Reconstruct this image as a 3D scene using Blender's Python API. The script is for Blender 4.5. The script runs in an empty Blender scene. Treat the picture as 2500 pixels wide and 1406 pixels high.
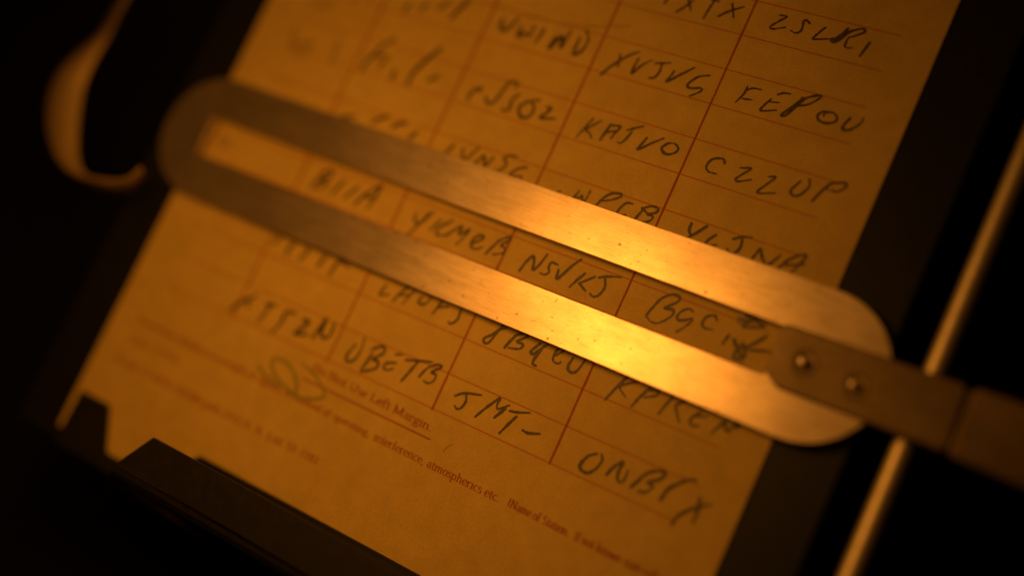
import bpy, bmesh, math, random
from mathutils import Vector, Matrix, noise

# ------------------------------------------------------------------ camera, world, lamps
scene = bpy.context.scene
COL = scene.collection
MM = 0.001
R_CAM = ((0.8318979, 0.41546559, -0.367878), (0.32917845, -0.90315399, -0.27559828), (-0.44675209, 0.10817212, -0.88809423))
cam_data = bpy.data.cameras.new("camera")
cam = bpy.data.objects.new("camera", cam_data)
COL.objects.link(cam)
X, Yd, F = (Vector(r) for r in R_CAM)
m = Matrix((( X.x, -Yd.x, -F.x, 79.108 * MM), (X.y, -Yd.y, -F.y, 1.578 * MM), (X.z, -Yd.z, -F.z, 198.292 * MM), (0, 0, 0, 1)))
cam.matrix_world = m
cam_data.sensor_width = 36
cam_data.lens = 43.2
cam_data.clip_start = 0.005
cam_data.clip_end = 20
cam_data.dof.use_dof = True
cam_data.dof.focus_distance = 0.2165
cam_data.dof.aperture_fstop = 2.8
scene.camera = cam

world = bpy.data.worlds.new("World")
scene.world = world
world.use_nodes = True
world.node_tree.nodes["Background"].inputs[0].default_value = (1.0, 0.35, 0.06, 1)
world.node_tree.nodes["Background"].inputs[1].default_value = 0.004

scene.render.engine = 'CYCLES'
scene.view_settings.view_transform = 'Standard'
scene.view_settings.look = 'None'
scene.view_settings.exposure = 0.0
scene.view_settings.gamma = 1.0
LAMP = (1.0, 0.375, 0.045)

def area(name, loc, target, sx, sy, power, shape='ELLIPSE'):
    d = bpy.data.lights.new(name, 'AREA')
    d.shape = shape
    d.size = sx * MM
    d.size_y = sy * MM
    d.energy = power
    d.color = LAMP
    o = bpy.data.objects.new(name, d)
    COL.objects.link(o)
    o.location = Vector(loc) * MM
    o.rotation_euler = (Vector(target) - Vector(loc)).to_track_quat('-Z', 'Y').to_euler()
    return o

area("lamp_bulb", (-41, 37, 110), (-68, -32, 0), 56, 56, 0.082)
area("added_glow_panel", (-92, 50, 222), (-128, -40, 0), 178, 185, 0.062, 'RECTANGLE')  # added unseen panel, placed for the broad reflection along the brass bars

# ------------------------------------------------------------------ helpers
random.seed(7)

def link(name, mesh, mat, parent=None, **props):
    o = bpy.data.objects.new(name, mesh)
    COL.objects.link(o)
    if mat: mesh.materials.append(mat)
    if parent: o.parent = parent
    for k, v in props.items(): o[k] = v
    return o

def thing(name, loc, label, cat, group=None):
    o = bpy.data.objects.new(name, None)
    COL.objects.link(o)
    o.empty_display_size = 0.01
    o.location = Vector(loc) * MM
    o['label'] = label; o['category'] = cat
    if group: o['group'] = group
    return o

def local(o, parent):
    """keep the world placement of a mesh written in world millimetres"""
    o.location = -parent.location
    return o

def from_bm(name, bm, mat, parent=None, smooth=False, bevel=0, **props):
    bmesh.ops.recalc_face_normals(bm, faces=bm.faces)
    me = bpy.data.meshes.new(name)
    bm.to_mesh(me); bm.free()
    for v in me.vertices: v.co *= MM
    if smooth:
        for p in me.polygons: p.use_smooth = True
    o = link(name, me, mat, parent, **props)
    if parent: local(o, parent)
    if bevel:
        b = o.modifiers.new('bevel', 'BEVEL'); b.width = bevel * MM; b.segments = 3
        b.limit_method = 'ANGLE'; b.angle_limit = math.radians(35)
    return o

def prism(pts, z0, z1, bm=None):
    bm = bm or bmesh.new()
    lo = [bm.verts.new((x, y, z0)) for x, y in pts]
    hi = [bm.verts.new((x, y, z1)) for x, y in pts]
    n = len(pts)
    bm.faces.new(hi); bm.faces.new(lo[::-1])
    for i in range(n):
        bm.faces.new((lo[i], lo[(i + 1) % n], hi[(i + 1) % n], hi[i]))
    return bm

def mat(name, base=(0.5, 0.5, 0.5), rough=0.5, metal=0.0, spec=0.5):
    m = bpy.data.materials.new(name); m.use_nodes = True
    b = m.node_tree.nodes['Principled BSDF']
    b.inputs['Base Color'].default_value = (*base, 1)
    b.inputs['Roughness'].default_value = rough
    b.inputs['Metallic'].default_value = metal
    b.inputs['Specular IOR Level'].default_value = spec
    return m, m.node_tree, b

def node(nt, kind, **inputs):
    n = nt.nodes.new(kind)
    for k, v in inputs.items():
        if k in n.inputs: n.inputs[k].default_value = v
        else: setattr(n, k, v)
    return n

def coords(nt, scale=(1, 1, 1), rot=(0, 0, 0)):
    g = nt.nodes.new('ShaderNodeNewGeometry')
    mp = nt.nodes.new('ShaderNodeMapping')
    mp.inputs['Scale'].default_value = [s * 1000 for s in scale]     # millimetres
    mp.inputs['Rotation'].default_value = rot
    nt.links.new(g.outputs['Position'], mp.inputs['Vector'])
    return mp.outputs[0]

def noise_tex(nt, vec, scale, detail=4, rough=0.6):
    n = node(nt, 'ShaderNodeTexNoise', Scale=scale, Detail=detail, Roughness=rough)
    nt.links.new(vec, n.inputs['Vector'])
    return n.outputs['Fac']

def ramp(nt, fac, stops):
    r = nt.nodes.new('ShaderNodeValToRGB')
    e = r.color_ramp.elements
    while len(e) < len(stops): e.new(0.5)
    for el, (p, c) in zip(e, stops):
        el.position = p
        el.color = (*c, 1) if len(c) == 3 else c
    nt.links.new(fac, r.inputs[0])
    return r.outputs[0]

def mixc(nt, fac, a, b, mode='MIX'):
    n = nt.nodes.new('ShaderNodeMix'); n.data_type = 'RGBA'; n.blend_type = mode
    for sock, v in ((n.inputs[0], fac), (n.inputs[6], a), (n.inputs[7], b)):
        if hasattr(v, 'links'): nt.links.new(v, sock)
        elif isinstance(v, (int, float)): sock.default_value = v
        else: sock.default_value = (*v, 1)
    return n.outputs[2]

def bump(nt, b, h, strength, dist):
    n = node(nt, 'ShaderNodeBump', Strength=strength, Distance=dist * MM)
    nt.links.new(h, n.inputs['Height'])
    nt.links.new(n.outputs[0], b.inputs['Normal'])

# ------------------------------------------------------------------ materials
def make_paper():
    m, nt, b = mat('aged_paper', rough=0.75, spec=0.25)
    v = coords(nt)
    big = ramp(nt, noise_tex(nt, v, 0.035, 3), [(0.3, (0.60, 0.425, 0.105)), (0.7, (0.70, 0.50, 0.135))])
    fib = ramp(nt, noise_tex(nt, coords(nt, (1, 1.6, 1), (0, 0, 0.5)), 1.9, 7, 0.85), [(0.32, (0.70, 0.70, 0.70)), (0.68, (1.0, 1.0, 1.0))])
    c = mixc(nt, 1.0, big, fib, 'MULTIPLY')
    sp = ramp(nt, noise_tex(nt, v, 1.4, 2, 0.5), [(0.70, (1, 1, 1)), (0.78, (0.72, 0.66, 0.55))])
    c = mixc(nt, 1.0, c, sp, 'MULTIPLY')
    mot = ramp(nt, noise_tex(nt, v, 0.28, 4, 0.7), [(0.35, (0.90, 0.90, 0.92)), (0.65, (1, 1, 1))])
    c = mixc(nt, 1.0, c, mot, 'MULTIPLY')
    nt.links.new(c, b.inputs['Base Color'])
    bump(nt, b, noise_tex(nt, v, 2.2, 6, 0.8), 0.5, 0.08)
    return m

def make_ink(name, col, dotted=False):
    m, nt, b = mat(name, col, 0.7, 0, 0.2)
    v = coords(nt)
    worn = ramp(nt, noise_tex(nt, v, 4.0, 4, 0.7), [(0.38, (0, 0, 0)), (0.62, (1, 1, 1))])
    c = mixc(nt, worn, (col[0] * 1.15 + 0.04, col[1] + 0.07, col[2] + 0.015), col)
    if dotted:
        w = node(nt, 'ShaderNodeTexWave', Scale=0.86, Distortion=0.0)
        w.bands_direction = 'X'
        nt.links.new(v, w.inputs['Vector'])
        d = ramp(nt, w.outputs['Color'], [(0.10, (0.75, 0.75, 0.75)), (0.40, (0, 0, 0))])
        c = mixc(nt, d, c, (0.58, 0.38, 0.10))
    nt.links.new(c, b.inputs['Base Color'])
    return m

def make_pencil(name, dark, light):
    m, nt, b = mat(name, dark, 0.5, 0, 0.35)
    v = coords(nt)
    g = ramp(nt, noise_tex(nt, v, 5.5, 5, 0.8), [(0.46, (0, 0, 0)), (0.66, (1, 1, 1))])
    nt.links.new(mixc(nt, g, dark, light), b.inputs['Base Color'])
    return m

def make_brass(name, tint, metal, r0, r1, dull):
    m, nt, b = mat(name, tint, r0, metal)
    v = coords(nt)
    brushed = coords(nt, (0.05, 1.6, 1))
    fine = noise_tex(nt, brushed, 3.4, 6, 0.75)
    patch = noise_tex(nt, v, 0.075, 4, 0.6)
    spots = noise_tex(nt, v, 1.1, 2, 0.5)
    c = ramp(nt, patch, [(0.35, tuple(t * dull for t in tint)), (0.62, tint)])
    c = mixc(nt, 1.0, c, ramp(nt, fine, [(0.32, (0.72, 0.68, 0.60)), (0.60, (1, 1, 1))]), 'MULTIPLY')
    c = mixc(nt, 1.0, c, ramp(nt, spots, [(0.69, (1, 1, 1)), (0.74, (0.30, 0.21, 0.12))]), 'MULTIPLY')
    nt.links.new(c, b.inputs['Base Color'])
    rr = nt.nodes.new('ShaderNodeMapRange')
    rr.inputs[1].default_value = 0.3; rr.inputs[2].default_value = 0.7
    rr.inputs[3].default_value = r0; rr.inputs[4].default_value = r1
    nt.links.new(fine, rr.inputs[0]); nt.links.new(rr.outputs[0], b.inputs['Roughness'])
    pits = noise_tex(nt, coords(nt, (0.55, 1.3, 1)), 5.0, 3, 0.6)
    c = mixc(nt, 1.0, c, ramp(nt, pits, [(0.635, (1, 1, 1)), (0.72, (0.35, 0.26, 0.15))]), 'MULTIPLY')
    smear = noise_tex(nt, coords(nt, (0.35, 1.0, 1), (0, 0, 0.4)), 0.5, 5, 0.7)
    c = mixc(nt, 1.0, c, ramp(nt, smear, [(0.30, (0.90, 0.88, 0.84)), (0.62, (1, 1, 1))]), 'MULTIPLY')
    nt.links.new(c, b.inputs['Base Color'])
    scr = noise_tex(nt, coords(nt, (0.06, 2.6, 1), (0, 0, 0.16)), 3.0, 2, 0.5)
    c = mixc(nt, 1.0, c, ramp(nt, scr, [(0.68, (1, 1, 1)), (0.73, (0.55, 0.48, 0.40))]), 'MULTIPLY')
    nt.links.new(c, b.inputs['Base Color'])
    add = nt.nodes.new('ShaderNodeMath'); add.operation = 'MULTIPLY_ADD'
    nt.links.new(smear, add.inputs[0]); add.inputs[1].default_value = -0.07
    nt.links.new(rr.outputs[0], add.inputs[2])
    sh = nt.nodes.new('ShaderNodeMath'); sh.operation = 'ADD'; sh.inputs[1].default_value = 0.035
    nt.links.new(add.outputs[0], sh.inputs[0]); nt.links.new(sh.outputs[0], b.inputs['Roughness'])
    bump(nt, b, fine, 0.35, 0.03)
    return m

def make_dark(name, col, rough, spec=0.5):
    m, nt, b = mat(name, col, rough, 0, spec)
    v = coords(nt)
    n = noise_tex(nt, v, 0.5, 6, 0.7)
    c = ramp(nt, n, [(0.3, tuple(x * 0.6 for x in col)), (0.7, tuple(x * 1.3 for x in col))])
    nt.links.new(c, b.inputs['Base Color'])
    bump(nt, b, noise_tex(nt, v, 4, 5, 0.7), 0.3, 0.03)
    return m

PAPER = make_paper()
RED = make_ink('red_printing_ink', (0.27, 0.028, 0.008))
RED_RULE = make_ink('red_ruling_ink', (0.32, 0.045, 0.012), dotted=True)
PENCIL = make_pencil('soft_pencil', (0.026, 0.022, 0.010), (0.20, 0.135, 0.04))
GREEN = make_pencil('green_crayon', (0.19, 0.19, 0.03), (0.50, 0.38, 0.09))
BRASS = make_brass('brushed_brass', (0.67, 0.55, 0.42), 0.85, 0.26, 0.40, 0.80)
DULL = make_brass('dimmed_brass', (0.29, 0.21, 0.10), 0.6, 0.38, 0.55, 0.7)  # dull tint made darker, standing in for the tilted strap reflecting less light
BAND = make_brass('satin_brass', (0.42, 0.30, 0.12), 0.25, 0.5, 0.6, 0.92)
STEEL = make_brass('polished_steel', (0.92, 0.80, 0.58), 0.9, 0.48, 0.58, 0.95)
BLACK = make_dark('black_enamel', (0.009, 0.0085, 0.007), 0.5, 0.22)
LIPM = make_dark('dark_oxidised_metal', (0.011, 0.009, 0.008), 0.55, 0.28)
DESK = make_dark('blackened_desk', (0.006, 0.005, 0.005), 0.8, 0.1)

# ------------------------------------------------------------------ the setting
bm = bmesh.new()
prism([(-1500, -1500), (1500, -1500), (1500, 1500), (-1500, 1500)], -60, -45, bm)
from_bm('desk_surface', bm, DESK, kind='structure')
HAND = [
 ('ZSLRI', [(0.42, [5.18, 88.74, 6.45, 88.75, 5.41, 87.52, 4.41, 86.22, 4.96, 85.92, 7.0, 86.76]), (0.42, [10.93, 88.54, 10.26, 88.95, 9.71, 88.81, 9.9, 87.82, 9.91, 86.8, 9.18, 86.22, 8.2, 86.43]), (0.42, [13.84, 88.58, 12.51, 86.17, 13.11, 86.04, 15.05, 86.63]), (0.5, [17.66, 89.36, 16.45, 87.18, 15.56, 86.71, 16.26, 86.32, 17.3, 87.41, 18.18, 88.87, 20.01, 89.94, 20.6, 89.46, 18.79, 88.02, 18.36, 87.76, 18.39, 86.03, 19.58, 86.07]), (0.6, [17.84, 88.92, 16.86, 87.49, 16.18, 86.64]), (0.5, [22.16, 87.87, 21.46, 85.01])]),
 ('FEPOU', [(0.42, [5.08, 74.35, 4.99, 72.91, 4.22, 71.07]), (0.38, [4.92, 73.42, 6.08, 74.34, 7.69, 74.52]), (0.36, [5.1, 72.01, 6.82, 72.28]), (0.42, [10.0, 73.36, 8.98, 71.17, 9.52, 70.89, 11.69, 71.68]), (0.34, [9.57, 72.74, 11.63, 73.11]), (0.42, [10.79, 74.46, 11.66, 75.01, 12.82, 75.2]), (0.5, [15.16, 75.16, 14.29, 73.32, 12.87, 71.17, 13.65, 71.26, 14.78, 73.47, 15.7, 75.18, 17.66, 76.33, 18.06, 76.01, 16.61, 74.3, 15.02, 73.54]), (0.45, [21.0, 74.04, 19.53, 73.74, 18.84, 72.82, 19.44, 72.0, 20.81, 71.91, 22.03, 72.5, 22.12, 73.38, 21.0, 74.04, 19.87, 73.56, 19.84, 72.98]), (0.48, [24.24, 73.88, 23.63, 72.14, 24.11, 71.59, 25.11, 72.03, 26.22, 73.49, 26.33, 74.51])]),
 ('CZZUP', [(0.45, [6.98, 59.83, 6.58, 60.43, 5.59, 60.4, 4.45, 59.75, 4.08, 58.33, 4.84, 57.56, 6.26, 57.58]), (0.42, [9.9, 59.9, 11.8, 60.37, 10.83, 59.05, 9.98, 57.78, 10.54, 57.47, 12.6, 58.49]), (0.42, [15.29, 59.92, 16.42, 60.15, 15.39, 58.4, 14.42, 56.81, 15.15, 56.71, 17.4, 57.51]), (0.45, [20.72, 60.84, 19.8, 58.86, 20.4, 58.08, 21.46, 58.43, 22.42, 60.28, 21.97, 61.67]), (0.5, [23.89, 58.12, 24.5, 59.71, 25.29, 61.63]), (0.48, [25.47, 60.86, 25.27, 61.35, 25.88, 62.1, 27.69, 62.77, 28.26, 62.32, 27.34, 61.06, 26.12, 60.88])]),
 ('HXTX', [(0.5, [-16.34, 87.06, -16.53, 85.45]), (0.48, [-13.65, 84.49, -12.45, 85.89, -11.38, 87.55]), (0.45, [-12.59, 87.71, -11.83, 86.67, -11.06, 85.48]), (0.45, [-7.55, 88.38, -7.89, 86.45, -8.1, 84.56]), (0.45, [-8.23, 88.57, -6.72, 88.53]), (0.48, [-5.62, 85.67, -4.06, 87.14, -1.79, 88.64]), (0.45, [-4.07, 88.66, -2.8, 86.26])]),
 ('XVJVG', [(0.55, [-22.42, 68.93, -21.31, 70.95, -20.23, 72.34, -18.79, 73.98, -17.18, 75.2]), (0.45, [-20.45, 73.83, -20.13, 72.68, -19.86, 71.21]), (0.5, [-16.61, 73.97, -16.79, 72.69, -16.67, 70.88, -15.5, 72.9, -14.03, 74.38]), (0.42, [-13.21, 73.94, -10.27, 74.82]), (0.45, [-11.88, 74.22, -11.69, 72.6, -12.16, 71.31, -13.22, 70.94]), (0.5, [-9.07, 73.49, -9.31, 72.36, -9.55, 71.23, -7.5, 73.33, -5.63, 75.16]), (0.45, [-2.33, 74.5, -4.3, 73.64, -5.55, 71.79, -4.86, 71.23, -3.03, 71.76, -2.63, 71.34, -3.47, 70.44, -4.34, 69.74])]),
 ('KAJVO', [(0.45, [-20.03, 60.54, -20.79, 58.47, -21.63, 56.22]), (0.42, [-18.33, 60.59, -19.46, 59.33, -20.46, 58.11, -19.45, 57.66, -18.6, 56.85]), (0.6, [-16.24, 60.46, -16.57, 58.85, -16.97, 57.05]), (0.5, [-16.04, 60.37, -14.29, 60.6, -14.74, 59.25, -15.11, 57.93]), (0.42, [-16.85, 58.45, -14.52, 59.78]), (0.45, [-12.76, 60.31, -11.47, 61.16, -10.15, 61.92]), (0.45, [-11.78, 60.31, -12.3, 58.65, -12.91, 57.65, -13.53, 57.66]), (0.48, [-8.56, 60.1, -9.0, 58.77, -9.32, 57.48, -7.42, 59.26, -5.48, 60.91]), (0.5, [-4.32, 60.32, -5.1, 59.09, -3.98, 58.26, -2.59, 58.79, -2.11, 59.88, -3.24, 60.56, -4.42, 60.22])]),
 ('PUJOZ', [(0.5, [-46.37, 56.62, -46.34, 57.92, -45.78, 59.21, -44.46, 59.69, -45.04, 58.78]), (0.5, [-42.95, 58.43, -42.23, 57.36, -40.97, 57.57, -40.32, 59.68, -39.74, 61.92, -39.17, 62.82, -37.66, 62.52, -38.14, 61.59]), (0.48, [-36.47, 60.8, -37.39, 59.27, -37.14, 57.75, -37.53, 56.85, -38.56, 56.86]), (0.5, [-34.32, 59.85, -35.23, 58.32, -34.27, 56.72, -32.61, 57.06, -32.26, 59.05, -33.42, 60.06]), (0.42, [-34.29, 59.8, -31.84, 60.9]), (0.5, [-29.82, 59.99, -28.91, 59.95, -29.52, 58.83, -30.24, 57.62, -27.3, 58.32])]),
 ('UWIAD', [(0.6, [-46.99, 74.33, -46.87, 73.05, -45.98, 71.98, -44.9, 72.92, -43.77, 75.5]), (0.6, [-42.47, 73.57, -42.29, 71.83, -41.0, 72.67, -39.81, 72.66, -39.83, 74.43]), (0.5, [-37.54, 74.56, -38.06, 71.52]), (0.6, [-34.48, 73.78, -34.85, 71.12, -33.31, 74.09, -32.58, 71.9, -32.04, 75.55]), (0.5, [-29.69, 74.76, -29.51, 71.32, -27.97, 72.85, -27.94, 75.17, -29.15, 76.49])]),
 ('NIJI', [(0.7, [-72.27, 55.4, -72.13, 57.49, -71.33, 59.31, -70.17, 61.91, -68.26, 64.02]), (0.5, [-71.21, 59.57, -67.44, 60.16]), (0.5, [-68.81, 57.06, -67.9, 59.13]), (0.7, [-64.86, 57.73, -64.68, 55.99]), (0.8, [-57.22, 64.79, -59.31, 61.31, -60.65, 58.25, -60.59, 55.82]), (0.55, [-56.52, 57.88, -54.69, 59.51])]),
 ('PKEE', [(0.6, [-68.57, 72.16, -69.38, 69.89]), (0.5, [-60.0, 74.82, -61.88, 72.75, -60.67, 73.74]), (0.8, [-56.02, 76.06, -57.24, 73.73, -58.03, 71.5]), (0.5, [-64.7, 73.39, -65.5, 71.13])]),
 ('TEZZI', [(0.6, [-72.77, 44.61, -68.49, 46.68]), (0.7, [-64.42, 46.24, -62.89, 47.59, -61.37, 48.49]), (0.7, [-59.6, 46.59, -58.09, 47.93, -57.03, 48.25]), (0.7, [-54.68, 45.69, -53.82, 47.27])]),
 ('LVNSG', [(0.6, [-44.81, 47.48, -45.44, 46.01, -45.92, 44.9]), (0.55, [-42.58, 47.22, -41.61, 45.0, -40.46, 46.47, -39.45, 48.52]), (0.6, [-38.89, 45.07, -37.68, 47.19, -36.7, 45.46, -35.73, 47.55]), (0.5, [-31.06, 49.12, -32.72, 48.91, -33.52, 48.03, -32.64, 47.22, -32.95, 46.04, -33.98, 45.08]), (0.5, [-28.36, 47.81, -29.94, 47.0, -30.9, 45.61, -30.78, 45.03, -28.71, 45.85, -28.47, 44.7])]),
 ('IWPCB', [(0.45, [-20.6, 44.84, -19.89, 45.68]), (0.45, [-16.48, 46.8, -16.79, 45.8, -17.04, 45.02, -15.92, 45.63, -15.57, 46.2, -15.16, 45.35, -14.62, 45.53, -14.46, 47.46]), (0.5, [-12.46, 44.55, -11.48, 47.05, -10.25, 48.34, -8.67, 48.74, -8.52, 48.23, -9.86, 47.2, -11.5, 46.44]), (0.45, [-5.8, 47.75, -7.07, 47.39, -7.86, 45.51, -7.3, 44.96, -6.16, 45.43]), (0.5, [-4.34, 44.73, -3.85, 46.27, -3.35, 47.75]), (0.48, [-3.8, 47.45, -2.18, 48.43, -0.9, 48.34, -1.1, 47.49, -2.36, 46.77, -1.27, 46.76, -1.27, 46.12, -1.86, 45.49, -3.27, 45.01]), (0.5, [-3.86, 47.58, -2.37, 46.91])]),
 ('YLJNA', [(0.6, [5.87, 47.83, 5.99, 46.59, 6.58, 45.79]), (0.6, [8.68, 48.22, 7.26, 46.31, 5.75, 44.56]), (0.5, [10.8, 47.25, 10.09, 46.3, 9.7, 45.26, 10.33, 45.11, 11.64, 45.65]), (0.48, [13.87, 47.55, 15.28, 48.43, 16.87, 48.87]), (0.55, [15.46, 48.01, 15.67, 46.55, 15.21, 45.41, 14.22, 45.15, 13.62, 45.56]), (0.5, [18.2, 44.8, 18.57, 46.18, 19.02, 47.45, 19.77, 46.33, 20.82, 45.32, 21.52, 45.57, 22.66, 47.62]), (0.45, [22.86, 44.62, 23.85, 46.67, 25.06, 48.19, 26.32, 48.96, 26.72, 48.64, 26.18, 47.09, 25.34, 45.02]), (0.4, [24.03, 46.24, 26.98, 47.37])]),
 ('BUNA', [(0.55, [-70.73, 29.46, -70.26, 31.39, -69.46, 33.65]), (0.55, [-70.23, 33.17, -68.25, 34.26, -67.83, 33.06, -69.48, 31.86, -67.97, 31.47, -69.41, 29.89]), (0.5, [-64.38, 33.3, -65.28, 30.81, -65.73, 29.78]), (0.5, [-60.55, 33.23, -61.86, 31.06, -62.73, 29.9]), (0.6, [-59.66, 29.83, -58.25, 32.25, -56.0, 34.94]), (0.5, [-55.69, 34.82, -56.17, 32.07, -56.63, 29.76]), (0.45, [-58.26, 31.81, -55.75, 32.21])]),
 ('YKMCB', [(0.5, [-45.89, 32.25, -45.61, 30.92, -44.43, 30.7, -43.51, 31.95, -42.57, 33.83]), (0.5, [-43.33, 33.27, -44.04, 31.3, -45.58, 27.89]), (0.5, [-40.33, 32.87, -40.96, 31.41, -41.65, 30.09]), (0.5, [-37.88, 33.46, -39.71, 31.68, -40.19, 30.28, -39.47, 29.9, -37.86, 30.46]), (0.5, [-37.94, 30.28, -36.74, 31.93, -35.57, 33.1, -35.46, 31.44, -33.77, 33.1, -34.33, 31.22, -35.1, 29.42]), (0.5, [-31.93, 30.82, -30.3, 32.55, -31.38, 32.69, -32.27, 31.47, -32.16, 30.29, -30.98, 29.94, -29.76, 30.82]), (0.5, [-28.6, 29.86, -27.85, 31.64, -26.99, 33.21]), (0.5, [-27.46, 32.83, -25.72, 34.26, -25.08, 33.96, -26.41, 32.38, -25.46, 32.11, -25.31, 31.17, -27.14, 30.22])]),
 ('NSVKJ', [(0.55, [-20.76, 29.19, -20.28, 31.15, -19.52, 32.52, -18.85, 31.8, -18.37, 30.19, -17.66, 31.33, -16.97, 33.8]), (0.5, [-14.23, 32.7, -15.49, 32.7, -15.71, 31.74, -15.23, 30.88, -15.82, 30.16, -16.77, 30.17]), (0.6, [-13.67, 31.87, -13.29, 30.25, -12.44, 31.58, -11.52, 33.52, -10.42, 35.09]), (0.55, [-8.63, 32.95, -9.54, 31.31, -10.31, 29.72]), (0.5, [-6.63, 33.03, -8.96, 30.88]), (0.48, [-8.88, 30.97, -7.15, 30.03]), (0.5, [-5.85, 33.17, -4.38, 33.9, -2.02, 34.6]), (0.5, [-4.67, 33.36, -4.08, 31.85, -4.48, 30.26, -5.36, 29.59, -6.11, 29.89])]),
 ('BGCZ', [(0.5, [5.15, 29.85, 5.66, 31.59, 6.48, 33.58, 8.02, 34.91, 9.38, 34.93, 9.32, 33.93, 7.66, 32.25, 9.27, 32.46, 9.37, 31.29, 7.79, 29.44, 6.33, 29.17, 5.15, 29.85]), (0.5, [12.57, 33.41, 11.79, 33.59, 10.84, 32.88, 10.36, 31.75, 10.78, 31.13, 12.11, 31.63, 12.91, 32.21, 13.05, 31.7, 12.28, 30.31, 11.39, 29.14]), (0.5, [17.07, 33.44, 16.36, 34.05, 15.22, 33.4, 14.9, 32.12, 15.66, 31.45, 17.06, 31.71]), (0.5, [20.02, 31.82, 19.56, 30.07]), (0.6, [25.98, 33.95, 24.82, 32.36, 23.6, 30.89, 23.63, 30.32]), (0.5, [24.25, 30.7, 27.62, 31.72]), (0.4, [20.34, 35.14, 21.67, 35.06, 23.09, 35.74, 23.17, 36.2, 22.33, 35.16, 21.55, 34.0, 23.5, 34.45, 24.79, 35.08]), (0.4, [21.3, 31.59, 21.37, 30.75, 22.33, 30.54, 23.34, 30.5]), (0.45, [22.17, 29.9, 22.11, 28.72, 22.88, 28.59, 23.87, 29.27, 23.8, 30.1]), (0.6, [21.18, 36.18, 22.19, 35.84, 23.39, 35.71]), (0.5, [23.23, 36.08, 24.09, 35.39, 24.98, 35.3]), (0.5, [22.1, 30.74, 22.65, 29.8, 23.58, 29.29]), (0.45, [20.8, 31.4, 21.64, 31.14]), (0.5, [22.73, 31.27, 23.64, 30.47, 23.72, 29.64])]),  # strokes at the slot's upper edge also paint the shadow blotch there
 ('TSZJY', [(0.55, [-72.49, 18.31, -73.34, 16.36]), (0.6, [-68.7, 18.18, -69.33, 16.72, -69.36, 15.07]), (0.55, [-65.46, 18.08, -64.87, 17.47, -65.81, 15.71, -65.36, 15.36]), (0.6, [-60.68, 18.13, -60.9, 16.84, -61.33, 15.47]), (0.55, [-57.9, 14.89, -57.67, 16.58, -56.95, 18.24, -54.83, 17.79])]),
 ('ZAUKJ', [(0.5, [-45.14, 17.51, -45.55, 15.96, -45.5, 15.21, -43.75, 15.91]), (0.5, [-42.4, 15.05, -41.49, 17.29, -40.14, 19.02, -38.8, 19.57, -39.31, 17.79, -40.13, 15.4]), (0.4, [-41.78, 16.51, -39.35, 17.53]), (0.5, [-36.94, 17.89, -37.26, 16.86, -36.26, 16.62, -35.24, 17.6, -35.25, 18.6]), (0.5, [-32.6, 18.73, -32.99, 17.23, -33.39, 15.72]), (0.45, [-32.99, 17.23, -30.94, 18.14]), (0.45, [-31.32, 19.2, -29.64, 19.52, -26.77, 19.45]), (0.5, [-28.31, 18.58, -28.14, 16.63, -29.01, 15.41, -29.68, 15.61])]),
 ('KTSZN', [(0.6, [-75.84, 0.6, -74.68, 2.47, -73.11, 4.07, -71.55, 5.67]), (0.6, [-72.8, 4.39, -72.1, 2.81]), (0.65, [-68.31, 4.82, -66.14, 5.32]), (0.5, [-67.4, 4.96, -67.84, 2.77, -68.48, 0.91]), (0.55, [-61.17, 5.56, -63.26, 4.98, -63.34, 3.45, -63.67, 1.51, -64.44, 0.32]), (0.6, [-58.98, 5.08, -57.52, 5.04, -58.43, 3.3, -59.29, 1.88, -56.46, 2.76]), (0.6, [-55.16, 2.56, -54.63, 4.94, -54.11, 6.92, -53.89, 4.04, -52.66, 3.52, -51.78, 4.45, -52.1, 6.88])]),
 ('UBETB', [(0.5, [-45.66, 4.73, -46.42, 2.53, -46.15, 1.41, -44.98, 1.56, -44.21, 3.09, -44.16, 4.94, -44.55, 6.63]), (0.55, [-41.56, 4.42, -41.83, 2.65, -42.32, 0.63]), (0.55, [-41.97, 5.17, -40.53, 6.4, -39.36, 6.33, -39.53, 5.21, -40.94, 3.6, -39.66, 3.65, -39.5, 2.26, -42.1, 0.56]), (0.45, [-36.9, 6.17, -35.43, 6.65]), (0.5, [-35.98, 4.78, -37.82, 4.0, -38.02, 3.08, -37.2, 2.86, -36.02, 3.57]), (0.5, [-34.4, 6.0, -32.06, 6.77, -29.07, 7.64]), (0.55, [-31.86, 6.7, -32.63, 4.3, -33.38, 2.07]), (0.55, [-30.35, 4.17, -29.89, 5.54, -29.3, 6.66]), (0.5, [-29.37, 6.48, -27.94, 7.58, -26.96, 7.43, -28.4, 5.92, -27.34, 5.8, -27.24, 4.66, -28.12, 3.78, -29.18, 3.89])]),
 ('PBYEU', [(0.5, [-18.92, 19.07, -19.56, 17.8, -20.48, 16.42, -21.53, 15.29, -21.02, 14.6, -20.26, 15.04, -19.73, 16.86, -19.16, 17.96, -17.66, 19.11]), (0.6, [-17.01, 15.27, -16.49, 16.78, -15.78, 18.22]), (0.55, [-16.12, 17.94, -14.59, 19.02, -13.64, 18.8, -15.23, 17.12, -13.93, 17.04, -14.23, 16.05, -16.3, 15.45]), (0.55, [-10.96, 18.32, -11.94, 16.51, -11.31, 16.17, -10.14, 17.92, -8.94, 19.25]), (0.6, [-10.23, 17.46, -10.68, 15.84, -10.67, 14.56, -9.92, 14.42]), (0.5, [-7.3, 17.45, -6.16, 18.89, -6.78, 19.22, -7.52, 18.22, -7.38, 16.56, -6.27, 16.28, -5.87, 16.72]), (0.5, [-4.05, 18.28, -4.25, 16.5, -3.45, 15.77, -2.39, 16.39, -1.71, 19.05])]),
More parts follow.
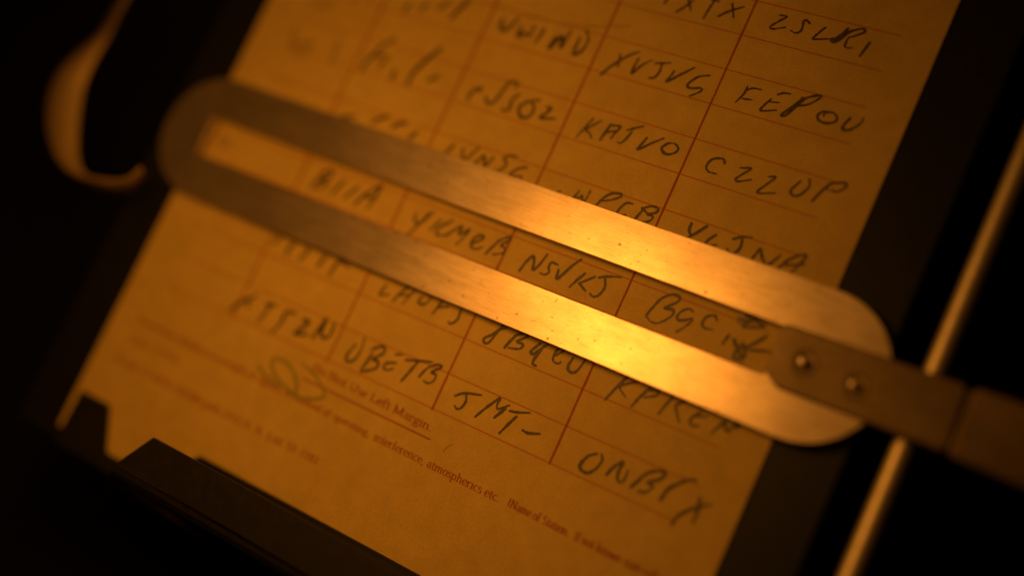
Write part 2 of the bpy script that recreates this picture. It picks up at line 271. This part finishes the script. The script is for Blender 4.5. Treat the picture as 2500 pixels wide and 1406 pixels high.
 ('KPKEM', [(0.55, [6.76, 19.17, 5.55, 16.47, 4.54, 13.65]), (0.48, [8.82, 18.88, 6.11, 16.83, 7.72, 15.54]), (0.55, [11.17, 18.58, 10.13, 16.52, 9.38, 14.43]), (0.48, [10.68, 18.11, 12.63, 18.48, 12.77, 17.86, 10.9, 16.69]), (0.5, [15.55, 18.98, 14.81, 16.91, 14.3, 14.95]), (0.48, [18.26, 19.21, 16.63, 17.79, 16.71, 17.01, 18.09, 15.16]), (0.5, [20.34, 18.71, 21.62, 18.89]), (0.5, [20.9, 18.06, 20.0, 17.02, 19.78, 15.99, 20.43, 15.45, 21.39, 15.85]), (0.4, [20.23, 17.11, 22.12, 17.75]), (0.5, [23.94, 15.45, 24.58, 17.04, 25.26, 18.25, 25.49, 17.42, 26.28, 16.82, 26.66, 17.77, 27.22, 18.93, 27.32, 17.78, 27.88, 18.73])]),
 ('JMT', [(0.5, [-21.98, 3.78, -20.44, 4.9, -17.2, 5.83]), (0.5, [-19.98, 4.65, -19.54, 3.66, -19.87, 2.23, -20.62, 1.78, -21.22, 2.11]), (0.5, [-16.6, 1.84, -15.62, 3.67, -14.75, 5.09, -13.68, 6.62, -13.67, 5.47, -13.23, 4.73, -12.36, 5.38, -11.43, 6.16]), (0.6, [-11.87, 5.35, -13.12, 3.13]), (0.5, [-10.99, 5.28, -9.37, 5.66, -7.15, 6.48]), (0.6, [-9.26, 4.94, -10.11, 3.09, -10.96, 1.03]), (0.55, [-7.15, 3.18, -5.95, 3.12, -3.87, 3.85])]),
 ('ONBYX', [(0.6, [7.14, 4.75, 5.97, 3.85, 5.23, 2.03, 5.78, 1.17, 7.08, 1.19, 8.09, 2.44, 8.51, 4.11, 7.97, 5.02]), (0.6, [10.22, 2.19, 10.85, 3.89, 12.05, 5.3, 11.95, 3.69, 12.28, 2.35, 13.02, 2.0, 13.46, 2.87, 13.36, 4.3]), (0.65, [14.99, 2.0, 15.79, 3.61, 16.18, 4.58]), (0.6, [16.0, 4.36, 17.27, 5.85, 19.12, 6.64, 19.55, 6.3, 18.98, 5.12, 17.34, 3.88, 18.4, 3.68, 17.77, 2.34, 16.56, 1.94]), (0.65, [20.52, 2.23, 21.01, 4.29, 22.14, 5.7, 23.37, 6.89, 24.72, 7.48]), (0.6, [23.88, -0.73, 24.24, 0.86, 25.42, 2.43, 26.74, 3.67, 28.49, 4.83]), (0.6, [26.45, 5.1, 26.89, 3.34, 26.97, 1.05])]),
 ('scribble', [(0.6, [-60.26, -6.51, -57.54, -7.61, -54.38, -8.52, -53.21, -8.53, -53.98, -6.43, -56.41, -4.5, -58.89, -3.78, -61.06, -4.13, -61.08, -5.37, -59.91, -6.61]), (0.5, [-54.49, -8.32, -51.7, -8.63, -48.79, -7.7, -47.16, -6.56, -48.11, -5.28, -50.31, -4.02, -52.5, -3.2, -54.83, -2.67]), (0.6, [-63.77, -6.67, -61.25, -7.87, -57.09, -8.4])]),
 ('smudge', [(1.3, [20.68, 34.69, 22.43, 34.62, 24.25, 35.02]), (1.2, [21.26, 35.34, 22.95, 35.4, 24.82, 35.67]), (1.3, [21.85, 30.64, 22.88, 29.6, 23.13, 28.69]), (1.1, [22.73, 31.27, 23.5, 30.13, 23.75, 29.22]), (0.9, [22.34, 28.52, 23.95, 28.44])]),
]

# ------------------------------------------------------------------ paper form
def relief(x, y):
    """gentle cockle of the sheet, in mm"""
    return 0.16 * noise.noise(Vector((x * 0.025, y * 0.022, 3.1))) + 0.05 * noise.noise(Vector((x * 0.09, y * 0.08, 9.7)))

form = thing('message_form', (-102.6, -35.3, 0), 'cream form ruled in red, filled with pencilled letter groups, on the dark board', 'paper form')
PX0, PX1, PY0, PY1 = -102.6, 33.5, -35.3, 128.0
bm = bmesh.new()
nx, ny = 110, 132
for lay, dz in ((0, 0.0), (1, -0.12)):
    vs = [[bm.verts.new((PX0 + (PX1 - PX0) * i / nx, PY0 + (PY1 - PY0) * j / ny,
           relief(PX0 + (PX1 - PX0) * i / nx, PY0 + (PY1 - PY0) * j / ny) + dz)) for i in range(nx + 1)] for j in range(ny + 1)]
    for j in range(ny):
        for i in range(nx):
            bm.faces.new((vs[j][i], vs[j][i + 1], vs[j + 1][i + 1], vs[j + 1][i]) if lay == 0 else (vs[j][i], vs[j + 1][i], vs[j + 1][i + 1], vs[j][i + 1]))
    if lay == 0: top = vs
for seq in ([(0, i) for i in range(nx + 1)], [(j, nx) for j in range(ny + 1)], [(ny, nx - i) for i in range(nx + 1)], [(ny - j, 0) for j in range(ny + 1)]):
    for a, b in zip(seq, seq[1:]):
        bm.faces.new((top[a[0]][a[1]], top[b[0]][b[1]], vs[b[0]][b[1]], vs[a[0]][a[1]]))
from_bm('sheet', bm, PAPER, form, smooth=False)

def smooth_path(P, step=0.16):
    """Catmull-Rom through the points, evenly resampled"""
    if len(P) == 2:
        n = max(2, int((Vector(P[1]) - Vector(P[0])).length / 0.3))
        return [Vector(P[0]).lerp(Vector(P[1]), i / n) for i in range(n + 1)]
    Q = [Vector(P[0]) * 2 - Vector(P[1])] + [Vector(p) for p in P] + [Vector(P[-1]) * 2 - Vector(P[-2])]
    out = []
    for i in range(1, len(Q) - 2):
        a, b, c, d = Q[i - 1:i + 3]
        n = max(2, int((c - b).length / step))
        for k in range(n):
            t = k / n
            out.append(0.5 * ((2 * b) + (c - a) * t + (2 * a - 5 * b + 4 * c - d) * t * t + (3 * b - a - 3 * c + d) * t ** 3))
    out.append(Q[-2])
    return out

def ribbon(bm, pts, wfun, z, rise=0.0, caps=True):
    n = len(pts)
    if n < 2: return
    rows = []
    for i, p in enumerate(pts):
        d = (pts[min(i + 1, n - 1)] - pts[max(i - 1, 0)])
        if d.length < 1e-6: d = Vector((1, 0))
        d.normalize()
        w = wfun(i / (n - 1), d) * 0.5
        nn = Vector((-d.y, d.x)) * w
        rows.append((p + nn, p - nn, p, d, w))
    def V(q, i): return bm.verts.new((q.x, q.y, relief(q.x, q.y) + z + rise * i))
    L = [V(r[0], i) for i, r in enumerate(rows)]
    Rr = [V(r[1], i) for i, r in enumerate(rows)]
    for i in range(n - 1):
        bm.faces.new((Rr[i], Rr[i + 1], L[i + 1], L[i]))
    if caps:
        for k, s in ((0, -1), (n - 1, 1)):
            p, d, w = rows[k][2], rows[k][3] * s, rows[k][4]
            nn = Vector((-rows[k][3].y, rows[k][3].x))
            arc = [V(p + nn * w * math.cos(a) + d * w * math.sin(a), k) for a in (math.pi / 4, math.pi / 2, 3 * math.pi / 4)]
            f = [L[k]] + arc + [Rr[k]]
            bm.faces.new(f if s > 0 else f[::-1])

def flat_bm(name, bm, m, parent, **props):
    me = bpy.data.meshes.new(name)
    bm.normal_update()
    for f in bm.faces:
        if f.normal.z < 0: f.normal_flip()
    bm.to_mesh(me); bm.free()
    for v in me.vertices: v.co *= MM
    o = link(name, me, m, parent, **props)
    return local(o, parent)

ROW, COLW = 6.95, 25.0
X_START, X_END = -93.5, 25.6
for k in range(0, 18):                       # thin dotted row lines
    bm = bmesh.new()
    y = k * ROW
    xe = X_END + 0.05 * k + random.uniform(-0.3, 0.3) - (1.8 if k == 0 else 0)
    n = 60
    ribbon(bm, [Vector((X_START + (xe - X_START) * i / n, y)) for i in range(n + 1)], lambda t, d: 0.24, 0.035)
    flat_bm('row_line', bm, RED_RULE, form)
for k in range(0, 4):                        # heavier column lines
    bm = bmesh.new()
    x = -k * COLW + (0, -0.1, 0.1, 0.4)[k]
    n = 70
    ribbon(bm, [Vector((x + random.uniform(-.02, .02), -0.15 + 126 * i / n)) for i in range(n + 1)], lambda t, d: 0.40 + random.uniform(-.05, .05), 0.042)
    flat_bm('column_line', bm, RED, form)

# --- printed roman letters, drawn as pen strokes (x-height 1, caps 1.55)
def A_(cx, cy, rx, ry, a0, a1, n=12):
    return [(cx + rx * math.cos(math.radians(a0 + (a1 - a0) * i / n)), cy + ry * math.sin(math.radians(a0 + (a1 - a0) * i / n))) for i in range(n + 1)]
def S_(x, y0=0, y1=1, foot=True, head=True):          # stem with serifs
    o = [[(x, y0), (x, y1)]]
    if foot: o.append([(x - .22, y0 + .03), (x + .22, y0 + .03)])
    if head: o.append([(x - .24, y1 - .09), (x, y1 - .02)])
    return o
GL = {
 'a': (.80, [A_(.36, .70, .24, .27, 160, 0), [(.60, .70), (.60, .12), (.74, .03)], A_(.36, .28, .26, .27, 80, 350)]),
 'b': (.92, S_(.18, 0, 1.55, False) + [A_(.46, .5, .30, .49, 150, -150)]),
 'c': (.78, [A_(.44, .5, .33, .49, 45, 315)]),
 'd': (.94, S_(.70, 0, 1.55) + [A_(.42, .5, .30, .49, 30, 330)]),
 'e': (.80, [A_(.42, .5, .32, .49, 0, 310), [(.12, .52), (.73, .52)]]),
 'f': (.58, S_(.24, 0, 1.2, True, False) + [A_(.46, 1.2, .22, .35, 180, 60), [(.05, .97), (.48, .97)]]),
 'g': (.84, [A_(.38, .62, .26, .35, 0, 360), A_(.40, -.2, .30, .25, 0, 360), [(.28, .28), (.2, .12), (.5, .05)], [(.6, .9), (.78, .96)]]),
 'h': (.98, S_(.20, 0, 1.55) + [A_(.48, .55, .27, .42, 160, 0), [(.75, .55), (.75, 0)], [(.6, .03), (.9, .03)]]),
 'i': (.46, S_(.23) + [[(.19, 1.38), (.27, 1.38)]]),
 'k': (.92, S_(.20, 0, 1.55) + [[(.22, .42), (.68, .97)], [(.38, .62), (.78, 0)], [(.62, .03), (.92, .03)]]),
 'l': (.46, S_(.23, 0, 1.55)),
 'm': (1.42, S_(.20) + [A_(.44, .6, .24, .38, 160, 0), [(.68, .6), (.68, 0)], [(.54, .03), (.82, .03)], A_(.92, .6, .24, .38, 160, 0), [(1.16, .6), (1.16, 0)], [(1.02, .03), (1.32, .03)]]),
 'n': (.98, S_(.20) + [A_(.48, .58, .27, .40, 160, 0), [(.75, .58), (.75, 0)], [(.6, .03), (.9, .03)]]),
 'o': (.86, [A_(.43, .5, .34, .49, 0, 360, 16)]),
 'p': (.94, S_(.20, -.5, 1) + [A_(.48, .5, .30, .49, 150, -150)]),
 'q': (.94, S_(.72, -.5, 1) + [A_(.42, .5, .30, .49, 30, 330)]),
 'r': (.68, S_(.20) + [A_(.46, .62, .26, .34, 170, 50)]),
 's': (.66, [A_(.33, .74, .21, .24, 30, 250, 8) + A_(.34, .26, .24, .25, 90, -150, 8)]),
 't': (.56, [[(.24, 1.3), (.24, .2)], A_(.40, .2, .16, .18, 180, 330), [(.04, .95), (.46, .95)]]),
 'u': (.98, [[(.22, 1), (.22, .4)], A_(.46, .38, .24, .36, 180, 350), [(.72, 1), (.72, 0)], [(.72, .03), (.9, .03)], [(.06, .95), (.22, .97)], [(.56, .95), (.72, .97)]]),
 'v': (.88, [[(.10, 1), (.44, 0)], [(.44, 0), (.78, 1)], [(0, .97), (.26, .97)], [(.64, .97), (.9, .97)]]),
 'w': (1.2, [[(.10, 1), (.36, 0)], [(.36, 0), (.6, .9)], [(.6, .9), (.84, 0)], [(.84, 0), (1.1, 1)], [(0, .97), (.24, .97)]]),
 'x': (.86, [[(.1, 1), (.76, 0)], [(.1, 0), (.76, 1)]]), 'y': (.88, [[(.10, 1), (.46, .05)], [(.78, 1), (.3, -.45)]]),
 'D': (1.25, S_(.24, 0, 1.5) + [A_(.40, .75, .65, .74, 90, -90, 14), [(.1, 1.47), (.42, 1.47)], [(.1, .03), (.42, .03)]]),
 'F': (1.1, S_(.26, 0, 1.5) + [[(.1, 1.47), (.98, 1.47), (.98, 1.2)], [(.26, .78), (.74, .78)]]),
 'H': (1.4, S_(.26, 0, 1.5) + S_(1.08, 0, 1.5) + [[(.26, .76), (1.08, .76)]]),
 'I': (.6, S_(.30, 0, 1.5)), 'L': (1.1, S_(.26, 0, 1.5) + [[(.1, .03), (.98, .03), (1.0, .35)]]),
 'M': (1.65, S_(.26, 0, 1.5) + S_(1.32, 0, 1.5) + [[(.26, 1.5), (.79, .1)], [(.79, .1), (1.32, 1.5)]]),
 'N': (1.42, S_(.26, 0, 1.5) + S_(1.10, 0, 1.5, False) + [[(.26, 1.5), (1.10, 0)]]),
 'R': (1.25, S_(.26, 0, 1.5) + [A_(.5, 1.1, .4, .38, 90, -90), [(.26, 1.48), (.5, 1.48)], [(.26, .72), (.5, .72)], [(.55, .72), (1.1, 0)]]),
 'S': (1.0, [A_(.48, 1.12, .34, .36, 30, 250, 9) + A_(.5, .40, .38, .38, 90, -150, 9)]),
 'U': (1.35, [[(.26, 1.5), (.26, .5)], A_(.65, .5, .39, .48, 180, 360), [(1.04, .5), (1.04, 1.5)], [(.1, 1.47), (.42, 1.47)], [(.88, 1.47), (1.2, 1.47)]]),
 '.': (.42, [[(.21, -.02), (.21, .18)]]), ',': (.42, [[(.24, .15), (.14, -.25)]]), '-': (.55, [[(.08, .5), (.45, .5)]]),
 '*': (.6, [[(.1, 1.2), (.5, 1.2)], [(.2, 1.38), (.4, 1.02)], [(.4, 1.38), (.2, 1.02)]]),
 '\u2020': (.6, [[(.28, 1.5), (.28, 0)], [(.08, 1.1), (.48, 1.1)]]), ' ': (.5, []), '(': (.5, [A_(.55, .55, .35, .95, 120, 240)]), ')': (.5, [A_(0, .55, .35, .95, 60, -60)]),
 '0': (.86, [A_(.43, .7, .30, .7, 0, 360)]), '1': (.86, S_(.43, 0, 1.4)), '2': (.86, [A_(.42, 1.05, .28, .33, 160, -40) + [(.1, .04), (.78, .04)]]),
 '3': (.86, [A_(.4, 1.05, .26, .32, 150, -80), A_(.4, .38, .3, .36, 85, -150)]), '4': (.86, [[(.6, 0), (.6, 1.4), (.08, .42), (.8, .42)]]),
 '5': (.86, [[(.7, 1.37), (.25, 1.37), (.2, .82)], A_(.38, .45, .32, .42, 110, -140)]), '7': (.86, [[(.12, 1.35), (.78, 1.35), (.3, 0)]]), '8': (.86, [A_(.43, 1.05, .24, .32, 0, 360), A_(.43, .38, .3, .36, 0, 360)]),
 '/': (.6, [[(.05, -.2), (.55, 1.5)]]), '&': (1.1, [[(1.0, .1), (.3, 1.1), (.5, 1.45), (.65, 1.15), (.15, .4), (.4, .02), (.95, .7)]]),
}

def print_text(text, x0, x1, y, xh, slope=0.0, bold=1.0, z=0.038, label=None):
    total = sum(GL.get(c, GL['o'])[0] for c in text)
    k = (x1 - x0) / total
    bm = bmesh.new()
    cx = 0
    idx = 0
    for c in text:
        adv, strokes = GL.get(c, GL['o'])
        for st in strokes:
            P = [Vector((x0 + (cx + px) * k, y + slope * (cx + px) * k + py * xh)) for px, py in st]
            def wf(t, d): return (0.085 + 0.125 * abs(d.y)) * bold * xh
            idx += 1
            ribbon(bm, P, wf, z + 0.0012 * (idx % 7), caps=False)
        cx += adv
    return flat_bm('printed_line', bm, RED, form, **({'label': label} if label else {}))

print_text('Do Not Use Left Margin.', -52.2, -23.4, -3.1, 1.02, -0.028, 1.5, label='bold red printed words above a short rule')
bm = bmesh.new()
ribbon(bm, [Vector((-53.2 + 30.2 * i / 24, -5.2)) for i in range(25)], lambda t, d: 0.30, 0.036)
flat_bm('underline', bm, RED, form)
print_text('*Record here details as to strength of signals, or method of operating,', -96.2, -34.6, -9.3, 0.92, -0.006, 1.25)
print_text('interference, atmospherics etc.', -33.6, -5.7, -9.75, 1.0, -0.005, 1.15, label='sharp red printed words along the foot of the form')
print_text('\u2020Name of Station.  If not known state call sign used.', -4.1, 44.0 - 11.5, -9.75, 0.98, -0.01, 1.15)
print_text('State  Form', -96.5, -81.5, -13.6, 0.9, 0.03, 1.1)
print_text('(Form S.1320 b.) 50,000 pads 1/43 H. R. Ltd. 51-7281', -96.8, -42.0, -18.4, 1.0, 0, 1.3)

FAINT = make_pencil('faint_pencil', (0.22, 0.15, 0.04), (0.5, 0.34, 0.09))
# --- pencilled groups
FAR = ('NIJI', 'PKEE', 'TEZZI', 'BUNA', 'TSZJY', 'KTSZN', 'PUJOZ', 'UWIAD', 'scribble')
for text, strokes in HAND:
    bm = bmesh.new()
    green = text == 'scribble'
    for si, (w, L) in enumerate(strokes):
        P = smooth_path([(L[i], L[i + 1]) for i in range(0, len(L), 2)])
        ph = random.uniform(0, 50)
        def wf(t, d, w=w, ph=ph):
            return (1.25 if text in FAR else 1.02) * w * (0.72 + 0.30 * math.sin(math.pi * min(1, 0.12 + t)) + 0.38 * noise.noise(Vector((t * 14 + ph, ph, 0))))
        ribbon(bm, P, wf, 0.055 + 0.0015 * si, 0.00004)
    if text == 'smudge': flat_bm('pencil_smudge', bm, FAINT, form, label='grey rubbed correction beside the last letter in the slot')
    elif green: flat_bm('crayon_mark', bm, GREEN, form, label='faint green looped crayon scribble by the printed words')
    elif text in ('NIJI', 'PKEE', 'TEZZI', 'BUNA', 'TSZJY'): flat_bm('pencil_letters', bm, PENCIL, form, label='blurred pencilled letter group in a left-hand column')
    else: flat_bm('pencil_letters', bm, PENCIL, form, label='pencilled letter group reading ' + text)
for L in ([(-19.5, -6.2), (-19.0, -4.9), (-18.4, -4.2)], [(-84, 74), (-82, 69)], [(-80, 76), (-78.5, 71), (-77, 74)], [(-90, 66), (-86.5, 68)], [(-92, 56), (-87, 58), (-89, 54)], [(-81, 60), (-80, 55)],
          [(-98, 34), (-96.5, 31), (-95, 33)], [(-93, 60), (-91, 56)], [(-86, 81), (-84, 77), (-82, 80)]):
    bm = bmesh.new()
    ribbon(bm, smooth_path(L), lambda t, d: 0.75 if L[0][0] < -50 else 0.16, 0.05)
    flat_bm('pencil_stroke', bm, FAINT, form)
bm = bmesh.new()
ribbon(bm, smooth_path([(-48.6, 76.6), (-40.6, 76.2), (-31, 77), (-21, 79.6)], 0.5), lambda t, d: 0.22, 0.05)
flat_bm('pencil_stroke', bm, FAINT, form)

# ------------------------------------------------------------------ copy board
board = thing('copy_board', (-34, 46, -3.3), 'dark flat copy board under the form with a raised metal lip along its foot', 'copy board')
from_bm('back_plate', prism([(-114.2, -38.0), (45.4, -38.0), (45.4, 132), (-114.2, 132)], -3.3, -0.36), BLACK, board, bevel=0.5)
fl = [(-101.0, -38.4), (-100.4, -27.0), (-99.9, -26.7), (-92.6, -26.7), (-91.9, -27.2), (-88.0, -34.7), (-86.5, -35.7),
      (-74.5, -35.7), (-72.3, -34.5), (-67.0, -27.6), (-66.2, -27.0), (45.2, -27.0), (45.2, -38.4)]
from_bm('foot_plate', prism(fl, 0.30, 1.0), LIPM, board, bevel=0.12, label='notched thin plate gripping the foot of the sheet')
lip = [(-65.6, -25.75), (45.2, -25.75), (45.2, -34.0), (-70.6, -32.9)]
from_bm('raised_lip', prism(lip, 16.2, 17.0), LIPM, board, bevel=0.10, label='raised dark lip with a slanted end, standing above the foot plate')
bm = bmesh.new()                              # folded wall that carries the lip
prof = [(-33.3, 16.2), (-34.6, 16.0), (-35.6, 15.2), (-36.2, 13.8), (-38.6, 1.0)]
pin = [(-33.3, 15.4), (-34.2, 15.3), (-34.9, 14.7), (-35.4, 13.6), (-37.8, 1.0)]
x0s = (-70.9, -71.6, -72.4, -73.2, -78)
ra = [bm.verts.new((x0s[i], y, z)) for i, (y, z) in enumerate(prof)]
rb = [bm.verts.new((45.2, y, z)) for y, z in prof]
rc = [bm.verts.new((x0s[i], y, z)) for i, (y, z) in enumerate(pin)]
rd = [bm.verts.new((45.2, y, z)) for y, z in pin]
for i in range(4):
    bm.faces.new((ra[i], ra[i + 1], rb[i + 1], rb[i])); bm.faces.new((rc[i + 1], rc[i], rd[i], rd[i + 1]))
    bm.faces.new((ra[i + 1], ra[i], rc[i], rc[i + 1])); bm.faces.new((rb[i], rb[i + 1], rd[i + 1], rd[i]))
bm.faces.new((ra[0], rb[0], rd[0], rc[0])); bm.faces.new((ra[-1], rc[-1], rd[-1], rb[-1]))
from_bm('lip_wall', bm, LIPM, board)

def tube(path, radii, seg=20, bm=None, close=True):
    bm = bm or bmesh.new()
    rings = []
    n = len(path)
    for i, p in enumerate(path):
        d = (path[min(i + 1, n - 1)] - path[max(i - 1, 0)]).normalized()
        u = d.cross(Vector((0, 0, 1)));
        if u.length < 1e-3: u = Vector((1, 0, 0))
        u.normalize(); v = u.cross(d)
        rings.append([bm.verts.new(p + (u * math.cos(a) + v * math.sin(a)) * radii[i]) for a in (2 * math.pi * k / seg for k in range(seg))])
    for i in range(n - 1):
        for k in range(seg):
            bm.faces.new((rings[i][k], rings[i][(k + 1) % seg], rings[i + 1][(k + 1) % seg], rings[i + 1][k]))
    if close:
        bm.faces.new(rings[0][::-1]); bm.faces.new(rings[-1])
    return bm
edge = [Vector(p) for p in ((-108, -38.9, -3.4), (-98, -39.1, -3.2), (-88, -39.2, -3.0), (-80, -39.6, -3.0), (-72, -40.4, -3.4), (-60, -41.2, -4.2))]
from_bm('front_rim', tube(edge, [.35, .45, .55, .6, .55, .4]), make_brass('rim_metal', (0.22, 0.12, 0.09), 0.8, 0.3, 0.4, 0.9), board, smooth=True)

# ------------------------------------------------------------------ brass line guide
guide = thing('line_guide', (-32, 32, 0.8), 'long slotted brass line guide with rounded ends lying across the form', 'line guide')
def loop_pts(xl, xr, y0, y1, r, n):
    P = []
    for cx, cy, a0 in ((xr - r, y1 - r, 90), (xr - r, y0 + r, 0), (xl + r, y0 + r, -90), (xl + r, y1 - r, -180)):
        for k in range(n + 1):
            a = math.radians(a0 - 90 * k / n)
            P.append((cx + r * math.cos(a), cy + r * math.sin(a)))
    return P
Z0, Z1 = 1.1, 2.5
outer = loop_pts(-111.0, 47.45, 18.8, 44.7, 12.9, 14)
inner = loop_pts(-99.5, 28.85, 27.37, 36.08, 0.5, 14)
bm = bmesh.new()
lv = {}
for nm, P in (('o', outer), ('i', inner)):
    for z in (Z0, Z1): lv[nm, z] = [bm.verts.new((x, y, z)) for x, y in P]
N = len(outer)
for i in range(N):
    j = (i + 1) % N
    bm.faces.new((lv['o', Z1][i], lv['i', Z1][i], lv['i', Z1][j], lv['o', Z1][j]))
    bm.faces.new((lv['o', Z0][i], lv['o', Z0][j], lv['i', Z0][j], lv['i', Z0][i]))
    bm.faces.new((lv['o', Z0][i], lv['o', Z1][i], lv['o', Z1][j], lv['o', Z0][j]))
    bm.faces.new((lv['i', Z0][i], lv['i', Z0][j], lv['i', Z1][j], lv['i', Z1][i]))
from_bm('slotted_frame', bm, BRASS, guide, bevel=0.10)
strap = [(28.6, 28.2), (28.6, 36.0), (29.2, 36.5), (57.7, 37.2), (58.4, 36.5), (59.0, 27.1), (58.2, 26.3), (31.5, 26.2)]
so = from_bm('arm_strap', prism(strap, 2.52, 3.4), DULL, guide, bevel=0.48, label='duller brass strap riveted over the end of the frame')
bm = prism([(59.3, 26.5), (59.4, 36.9), (60.0, 37.3), (110, 38.5), (110, 25.4), (59.9, 26.0)], 2.4, 3.35)
from_bm('arm_extension', bm, DULL, guide, bevel=0.3)
from_bm('arm_tongue', prism([(56.0, 27.0), (64.0, 27.0), (64.0, 36.6), (56.0, 36.6)], 1.3, 2.38), DULL, guide, bevel=0.1)
def lathe(prof, cx, cy, z, seg=36):
    bm = bmesh.new()
    rings = [[bm.verts.new((cx + r * math.cos(2 * math.pi * k / seg), cy + r * math.sin(2 * math.pi * k / seg), z + h)) for k in range(seg)] for r, h in prof if r > 0]
    for a, b in zip(rings, rings[1:]):
        for k in range(seg): bm.faces.new((a[k], a[(k + 1) % seg], b[(k + 1) % seg], b[k]))
    c = bm.verts.new((cx, cy, z + prof[-1][1]))
    for k in range(seg): bm.faces.new((rings[-1][k], rings[-1][(k + 1) % seg], c))
    return bm
RIV = [(2.3, -0.02), (2.15, 0.08), (2.0, 0.15), (1.85, 0.16), (1.65, 0.10), (1.45, 0.02), (0, 0.015)]
PIN = [(0.88, 0.0), (0.86, 1.15), (0.74, 1.32), (0.5, 1.38), (0, 1.4)]
for cx, cy in ((34.1, 31.4), (42.8, 30.9)):
    rv = from_bm('rivet', lathe(RIV, cx, cy, 3.4), DULL, guide, smooth=True)
    pin = from_bm('rivet_pin', lathe(PIN, cx, cy, 3.4), BRASS, None, smooth=True)
    pin.parent = rv

# ------------------------------------------------------------------ side rod
rod = from_bm('guide_rod', tube([Vector((52.3, -60 + 12 * i, -2.4)) for i in range(21)], [1.9] * 21, 48), STEEL, None, smooth=True)
rod['label'] = 'thin blurred metal rod running beside the right edge of the board'; rod['category'] = 'rod'

# ------------------------------------------------------------------ curled brass strip at the left
EDGE_A = [[-147.69, 57.78, -4.0], [-142.06, 50.55, 1.0], [-136.04, 43.75, 7.0], [-136.5, 37.25, 9.5], [-138.01, 31.02, 10.0], [-136.73, 24.87, 10.0], [-132.76, 19.1, 10.0], [-126.77, 14.58, 10.0], [-121.16, 12.42, 9.0], [-118.35, 11.81, 5.0], [-114.55, 12.65, 2.0], [-110.82, 15.25, 2.0], [-109.69, 18.92, 2.0]]
EDGE_B = [[-118.17, 51.77, 20.0], [-124.11, 47.47, 15.0], [-128.97, 43.32, 10.5], [-130.44, 37.42, 9.5], [-130.37, 31.69, 9.0], [-128.06, 25.91, 9.0], [-125.29, 20.84, 9.0], [-122.1, 16.48, 9.0], [-117.24, 13.77, 10.0], [-112.24, 13.75, 11.0], [-107.68, 14.85, 11.0], [-104.69, 16.38, 11.0], [-103.01, 19.35, 11.0]]
def resample(E, n=60):
    P = [Vector(p) for p in E]
    Q = [P[0] * 2 - P[1]] + P + [P[-1] * 2 - P[-2]]
    out = []
    for k in range(n + 1):
        s = k / n * (len(P) - 1); i = min(int(s), len(P) - 2); t = s - i
        a, b, c, d = Q[i:i + 4]
        out.append(0.5 * ((2 * b) + (c - a) * t + (2 * a - 5 * b + 4 * c - d) * t * t + (3 * b - a - 3 * c + d) * t ** 3))
    return out
EA, EB = resample(EDGE_A), resample(EDGE_B)
bm = bmesh.new()
va = [bm.verts.new(p) for p in EA]; vb = [bm.verts.new(p) for p in EB]
vm = [bm.verts.new((p + q) / 2) for p, q in zip(EA, EB)]
for i in range(len(EA) - 1):
    bm.faces.new((va[i], va[i + 1], vm[i + 1], vm[i])); bm.faces.new((vm[i], vm[i + 1], vb[i + 1], vb[i]))
clip = from_bm('curled_strip', bm, BAND, None, smooth=True, label='curled brass strip hooking round beside the left end of the slotted guide', category='brass strip')
sm = clip.modifiers.new('thickness', 'SOLIDIFY'); sm.thickness = 0.4 * MM; sm.offset = -1
